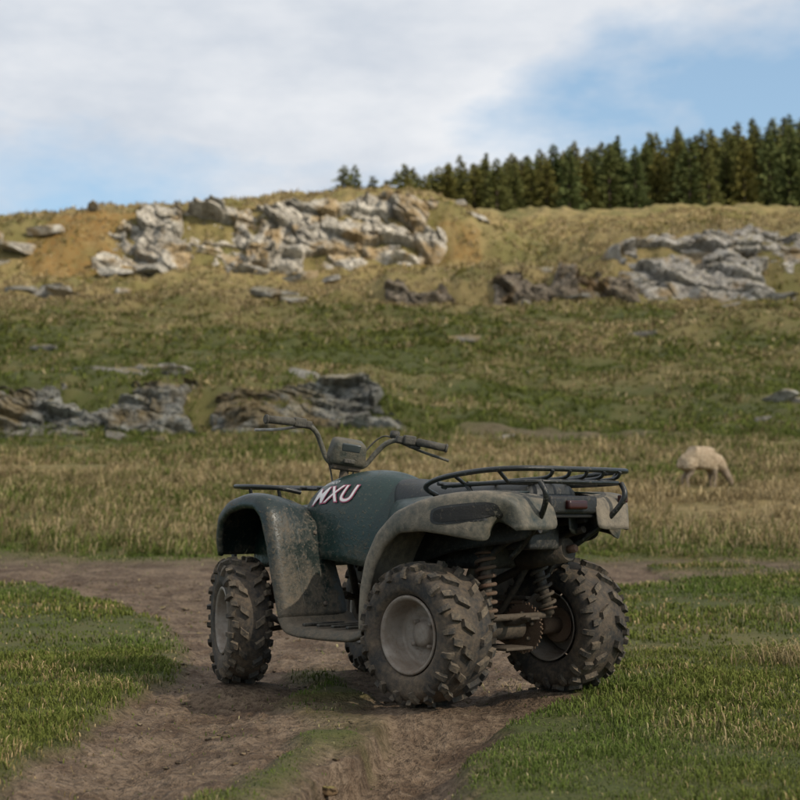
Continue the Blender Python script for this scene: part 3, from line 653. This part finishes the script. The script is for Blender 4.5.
for b in (-.2, -.1, 0, .1, .2): tube('front_rack_slat', [(1.0, b, .85), (1.42, b, .861)], .0075, M_black, smooth=False)
for a in (1.08, 1.28):
    tube('front_rack_cross', [(a, -.31, .857), (a, .31, .857)], .0075, M_black, smooth=False)
    for s in (1, -1): tube('front_rack_post', [(a, s*.26, .855), (a, s*.24, .77)], .008, M_black, smooth=False)
tube('front_bumper', [(1.34, .2, .34), (1.46, .2, .40), (1.48, .2, .66), (1.46, .1, .72), (1.46, -.1, .72), (1.48, -.2, .66), (1.46, -.2, .40), (1.34, -.2, .34)], .013, M_black)
for s in (1, -1): cyl('headlamp', (1.345, s*.13, .66), (1.375, s*.13, .655), .055, M_glass)

HB = empty('handlebar', (.93, 0, .938), BIKE); HB.rotation_euler = (math.radians(8), 0, STEER)
for s in (1, -1):
    tube('bar', [(.01, s*.03, .02), (0, s*.085, .02), (-.01, s*.125, .09), (-.04, s*.17, .155), (-.07, s*.24, .168), (-.10, s*.30, .165), (-.13, s*.41, .155)], .0115, M_black, HB)
    cyl('grip', (-.095, s*.285, .1655), (-.132, s*.415, .155), .0175, M_blackp, HB)
    cyl('grip_end', (-.130, s*.409, .1555), (-.134, s*.422, .1545), .021, M_blackp, HB)
    box('switch_block', (-.080, s*.255, .168), (.045, .055, .042), M_blackp, HB, .009)
    box('lever_perch', (-.060, s*.215, .166), (.05, .035, .032), M_blackp, HB, .007)
    tube('brake_lever', [(-.035, s*.215, .16), (-.03, s*.26, .150), (-.065, s*.34, .125), (-.085, s*.42, .110), (-.085, s*.45, .105)], .0065, M_silver if s > 0 else M_black, HB)
    tube('brake_cable', [(-.03, s*.21, .165), (.04, s*.17, .19), (.07, s*.11, .12), (.06, s*.05, .0), (.0, s*.04, -.1)], .004, M_blackp, HB)
box('thumb_throttle', (-.075, -.285, .145), (.03, .05, .02), M_blackp, HB, .006)
cyl('brake_reservoir', (-.03, -.20, .17), (-.03, -.20, .205), .022, M_blackp, HB)
cyl('steering_stem', (.0, 0, .03), (.06, 0, -.35), .02, M_dark, HB)
box('bar_clamp', (0, 0, .02), (.05, .13, .05), M_dark, HB, .01)
box('instrument_pod', (.0, 0, .08), (.12, .17, .11), M_green, HB, .028, rot=('Y', math.radians(-18)), taper=.86)
box('gauge', (-.058, 0, .095), (.012, .085, .036), M_glass, HB, .006, rot=('Y', math.radians(-18)))
box('key_switch', (-.05, 0, .035), (.03, .05, .02), M_blackp, HB, .006)

box('crankcase', (.42, .0, .33), (.34, .26, .18), M_metal, bev=.04)
cyl('crankcase_cover', (.40, .12, .33), (.40, .165, .33), .085, M_metal); cyl('clutch_cover', (.24, .11, .32), (.24, .16, .32), .075, M_metal)
for i in range(8): box('cooling_fin', (.50, 0, .44+i*.018), (.17, .19, .007), M_metal, bev=.002)
box('cylinder_head', (.50, 0, .60), (.16, .16, .06), M_dark, bev=.02)
box('airbox', (.15, 0, .60), (.34, .24, .16), M_blackp, bev=.03)
box('battery_side_cover', (.36, .14, .56), (.20, .03, .20), M_blackp, bev=.012)
tube('frame_rail_lower_l', [(1.33, .14, .30), (1.1, .15, .22), (.3, .15, .22), (.1, .14, .34), (-.1, .13, .62), (-.34, .13, .68)], .014, M_dark)
tube('frame_rail_lower_r', [(1.33, -.14, .30), (1.1, -.15, .22), (.3, -.15, .22), (.1, -.14, .34), (-.1, -.13, .62), (-.34, -.13, .68)], .014, M_dark)
for s in (1, -1):
    tube('frame_rail_upper', [(1.32, s*.12, .60), (.95, s*.12, .70), (.55, s*.12, .64), (.0, s*.12, .68), (-.36, s*.12, .72)], .013, M_dark)
    tube('frame_down_tube', [(.62, s*.13, .66), (.60, s*.15, .23)], .012, M_dark, smooth=False)
    tube('foot_support', [(.55, s*.14, .235), (.55, s*.44, .250)], .012, M_dark, smooth=False)
    tube('front_arm_lower', [(1.05, s*.12, .26), (1.17, s*.33, .22), (1.29, s*.12, .26)], .012, M_dark)
    tube('front_arm_upper', [(1.07, s*.13, .38), (1.17, s*.32, .34), (1.27, s*.13, .38)], .011, M_dark)
    cyl('front_hub', (1.17, s*.30, .278), (1.17, s*.37, .278), .05, M_dark)
    cyl('front_shock', (1.15, s*.29, .28), (1.10, s*.15, .66), .018, M_dark)
tube('exhaust_header', [(.58, -.05, .58), (.66, -.10, .50), (.60, -.17, .40), (.3, -.19, .42), (.05, -.15, .50), (-.06, -.12, .54)], .018, M_dark)
cyl('muffler', (-.02, -.12, .56), (-.26, -.13, .60), .050, M_dark); cyl('muffler_tip', (-.255, -.13, .598), (-.30, -.131, .605), .016, M_rust)
cyl('rear_axle', (0, -.36, .28), (0, .36, .28), .017, M_rust)
cyl('axle_housing', (0, -.12, .28), (0, .12, .28), .045, M_dark)
for s in (1, -1):
    cyl('rear_hub', (0, s*.25, .28), (0, s*.37, .28), .035, M_rust); cyl('hub_flange', (0, s*.355, .28), (0, s*.372, .28), .075, M_rust)
    tube('swingarm', [(.30, s*.10, .33), (.15, s*.10, .30), (.0, s*.09, .28)], .022, M_dark)
def spring(name, a, b, r, wire, turns, mat):
    a = Vector(a); b = Vector(b); d = b-a; q = Vector((0, 0, 1)).rotation_difference(d.normalized()); pts = []
    N = turns*14
    for i in range(N+1):
        f = i/N; an = 2*math.pi*turns*f; pts.append(a+q @ Vector((r*math.cos(an), r*math.sin(an), f*d.length)))
    tube(name, pts, wire, mat, smooth=False, res=3); cyl(name+'_damper', a-d*.12, b+d*.06, r*.62, M_dark); cyl(name+'_seat', a-d*.03, a, r*1.15, M_rust); cyl(name+'_top', b, b+d*.04, r*1.15, M_rust)
spring('rear_shock', (-.09, .16, .34), (-.06, .14, .58), .036, .008, 7, M_rust)
spring('rear_shock_r', (-.09, -.20, .36), (-.04, -.17, .60), .034, .0075, 7, M_dark)
tube('shock_cross', [(-.08, -.22, .33), (-.08, .20, .33)], .014, M_dark, smooth=False)
def disc(name, y, r, th, teeth, mat):
    V = []; F = []; N = teeth*4
    for yy in (y-th/2, y+th/2):
        for i in range(N):
            rr_ = r*(1.04 if (i % 4) in (1, 2) else .94) if teeth > 20 else r
            a = 2*math.pi*i/N; V.append((rr_*math.sin(a), yy, .28+rr_*math.cos(a)))
    for i in range(N): F.append((i, (i+1) % N, N+(i+1) % N, N+i))
    F.append(tuple(range(N))); F.append(tuple(range(N, 2*N))[::-1]); obj(name, py_mesh(name, V, F, mat, False), BIKE)
disc('sprocket', -.15, .10, .007, 34, M_rust); disc('brake_disc', .15, .085, .004, 12, M_dark)
for i in range(5):
    a = i*1.2566; cyl('sprocket_bolt', (.055*math.sin(a), -.165, .28+.055*math.cos(a)), (.055*math.sin(a), -.13, .28+.055*math.cos(a)), .009, M_metal)
tube('drive_chain', [(.0, -.15, .382), (.2, -.15, .37), (.33, -.15, .36)], .008, M_rust, smooth=False); tube('drive_chain_lower', [(.0, -.15, .178), (.2, -.15, .25), (.33, -.15, .28)], .008, M_rust, smooth=False)
box('chain_guard', (.10, -.15, .40), (.26, .03, .012), M_dark, bev=.004)
box('brake_caliper', (-.03, .15, .37), (.07, .05, .05), M_dark, bev=.01)
box('skid_plate', (.0, -.02, .205), (.2, .16, .012), M_dark, bev=.004)
tube('tow_hitch', [(.05, 0, .30), (-.10, 0, .31), (-.16, 0, .33)], .014, M_dark, smooth=False); box('hitch_plate', (-.17, 0, .33), (.06, .05, .01), M_dark, bev=.003)
box('inner_mudguard', (.06, 0, .68), (.55, .34, .03), M_under, bev=.01)
box('tail_underpan', (-.28, 0, .735), (.22, .40, .02), M_under, bev=.008)
box('rear_electrics_box', (-.20, .02, .66), (.14, .18, .12), M_blackp, bev=.015)
bpy.context.view_layer.update()
dg = bpy.context.evaluated_depsgraph_get()
for s in (1, -1):
    fe = RF[s].evaluated_get(dg)
    for nm_, c_a, c_z, ra, rz_, mt_, off in (('tail_recess_rim', -.235, .742, .118, .036, M_blackp, .002), ('tail_recess', -.235, .742, .104, .026, M_under, .005)):
        vs = []; fs = []; NR, NA = 6, 36
        for i in range(NR+1):
            for j in range(NA):
                t_ = 2*math.pi*j/NA; k = i/NR; a = c_a+ra*k*float(spow(math.cos(t_), .5)); z = c_z+rz_*k*float(spow(math.sin(t_), .55))-.10*(a-c_a)
                ok, lc, nr_, ix = fe.ray_cast(Vector((a, s*.8, z)), Vector((0, -s, 0)), distance=.7)
                vs.append(lc+Vector((0, s*off, 0)) if ok else Vector((a, s*.42, z)))
        for i in range(NR):
            for j in range(NA): a0 = i*NA+j; a1 = i*NA+(j+1) % NA; fs.append((a0, a1, a1+NA, a0+NA))
        obj(nm_, py_mesh(nm_, vs, fs, mt_), BIKE)
def decal(body_, size, loc, off, mat, nm, xa=(-1, 0, .10)):
    cu = bpy.data.curves.new(nm, 'FONT'); cu.body = body_; cu.size = size; cu.align_x = 'CENTER'; cu.align_y = 'CENTER'; cu.shear = .35; cu.space_character = 1.05; cu.offset = off
    tmp = bpy.data.objects.new(nm, cu); COL.objects.link(tmp); bpy.context.view_layer.update()
    me = bpy.data.meshes.new_from_object(tmp.evaluated_get(bpy.context.evaluated_depsgraph_get())); bpy.data.objects.remove(tmp)
    bm = bmesh.new(); bm.from_mesh(me); bmesh.ops.triangulate(bm, faces=bm.faces)
    for _ in range(3):
        lg = [e for e in bm.edges if e.calc_length() > .012]
        if lg: bmesh.ops.subdivide_edges(bm, edges=lg, cuts=1); bmesh.ops.triangulate(bm, faces=bm.faces)
    X_ = Vector(xa).normalized(); N_ = Vector((0, .80, .60)); Yv = N_.cross(X_).normalized(); N_ = X_.cross(Yv)
    M = Matrix((X_, Yv, N_)).transposed().to_4x4(); M.translation = Vector(loc)
    bm.transform(M); bm.to_mesh(me); bm.free(); me.materials.clear(); me.materials.append(mat)
    return obj(nm, me, BIKE), N_
for b_, sz, lc, of, mt, nm, o2 in (('MXU', .112, (.815, .30, .905), .0045, M_pink, 'decal_outline', .005), ('MXU', .112, (.815, .30, .905), .0005, M_white, 'decal_lettering', .0065), ('KYMCO', .026, (.86, .27, .966), 0, M_white, 'decal_small_lettering', .005)):
    o, N_ = decal(b_, sz, lc, of, mt, nm)
    te = tank.evaluated_get(bpy.context.evaluated_depsgraph_get())
    for v in o.data.vertices:
        ok, loc, nr, idx = te.ray_cast(v.co+N_*.25, -N_, distance=.6)
        if ok: v.co = loc+N_*o2

# ------------------------------------------------------------------ light & sky
EL = math.radians(36); AZ = math.atan2(.82, -.57)
SD = Vector((math.sin(AZ)*math.cos(EL), math.cos(AZ)*math.cos(EL), math.sin(EL)))
L = bpy.data.lights.new('sun', 'SUN'); L.energy = 5.0; L.angle = math.radians(.6); L.color = (1, .89, .73)
so = bpy.data.objects.new('sun', L); COL.objects.link(so); so.rotation_euler = SD.to_track_quat('Z', 'Y').to_euler(); so.location = (60, -60, 80)
# real broken cloud high overhead (behind the viewer) that shades the near slopes
ALT = 150
n = 140; gx = np.linspace(-110, 420, n); gyy = np.linspace(-330, 40, n); GX, GY = np.meshgrid(gx, gyy)
GZ = ALT+14*fbm2(GX/60, GY/60, 3, 5); ii = (np.arange(n-1)[:, None]*n+np.arange(n-1)[None, :]).ravel()
AL = (.46*sstep(14, -12, GY+26*fbm2(GX/45, GY/45, 3, 15))).ravel()
t = NT('cloud_vapour'); at = t.n('ShaderNodeAttribute', attribute_name='Col')
tp = t.n('ShaderNodeBsdfTransparent'); td = t.n('ShaderNodeBsdfTranslucent'); td.inputs[0].default_value = (.85, .85, .87, 1)
mx = t.n('ShaderNodeMixShader'); t.l(at.outputs['Fac'], mx.inputs[0]); t.l(tp.outputs[0], mx.inputs[1]); t.l(td.outputs[0], mx.inputs[2]); M_cl = t.fin(mx.outputs[0])
obj('cloud', np_mesh('cloud', np.stack([GX, GY, GZ], -1).reshape(-1, 3), np.stack([ii, ii+1, ii+n+1, ii+n], 1), [M_cl], np.repeat(AL[:, None], 3, 1)))

w = bpy.data.worlds.new('World'); scene.world = w; w.use_nodes = True; nt = w.node_tree; nt.nodes.clear()
class WT(NT):
    def __init__(s, t_): s.t = t_
t = WT(nt); out = t.n('ShaderNodeOutputWorld'); bg = t.n('ShaderNodeBackground'); t.l(bg.outputs[0], out.inputs[0]); bg.inputs[1].default_value = .12
sky = t.n('ShaderNodeTexSky', sky_type='NISHITA'); sky.sun_disc = False; sky.sun_elevation = EL; sky.sun_rotation = AZ; sky.air_density = 1.; sky.dust_density = .8; sky.ozone_density = 1.2
tc = t.n('ShaderNodeTexCoord'); mp = t.n('ShaderNodeMapping'); mp.inputs['Scale'].default_value = (1, 1, 2.4); mp.inputs['Location'].default_value = (.3, 0, .2); t.l(tc.outputs['Generated'], mp.inputs[0])
sp = t.n('ShaderNodeSeparateXYZ'); t.l(tc.outputs['Generated'], sp.inputs[0])
n1 = t.noise(mp.outputs[0], 4.5, 7, .58, .1); n2 = t.noise(mp.outputs[0], 6, 5, .6)
thr = t.math('MULTIPLY_ADD', t.math('MAXIMUM', sp.outputs['X'], 0.), .34, .213)
f = t.math('ADD', t.math('MULTIPLY', t.math('SUBTRACT', sp.outputs['Z'], thr), 13.0), t.math('MULTIPLY', t.math('SUBTRACT', n1, .5), 3.2))
mask = t.ramp(t.math('ADD', f, .5, clamp=True), [(.05, 0), (.80, 1)])
ccol = t.ramp(n2, [(.35, (5.3, 5.7, 6.3)), (.65, (7.3, 7.4, 7.6))])
blue = t.mix(.40, t.mix(1., sky.outputs[0], (.95, 1.12, 1.18), 'MULTIPLY'), (4.4, 5.9, 7.3))
t.l(t.mix(t.math('MULTIPLY', mask, .97), blue, ccol), bg.inputs[0])

# ------------------------------------------------------------------ camera
cam = bpy.data.cameras.new('camera'); co = bpy.data.objects.new('camera', cam); COL.objects.link(co); scene.camera = co
co.location = (0, 0, .74); co.rotation_euler = (math.radians(90+4.11), 0, 0); cam.lens = 72; cam.sensor_width = 36; cam.clip_end = 2000
cam.dof.use_dof = True; cam.dof.focus_distance = 6.4; cam.dof.aperture_fstop = 4.2
scene.view_settings.view_transform = 'Standard'; scene.view_settings.look = 'None'; scene.view_settings.exposure = 0
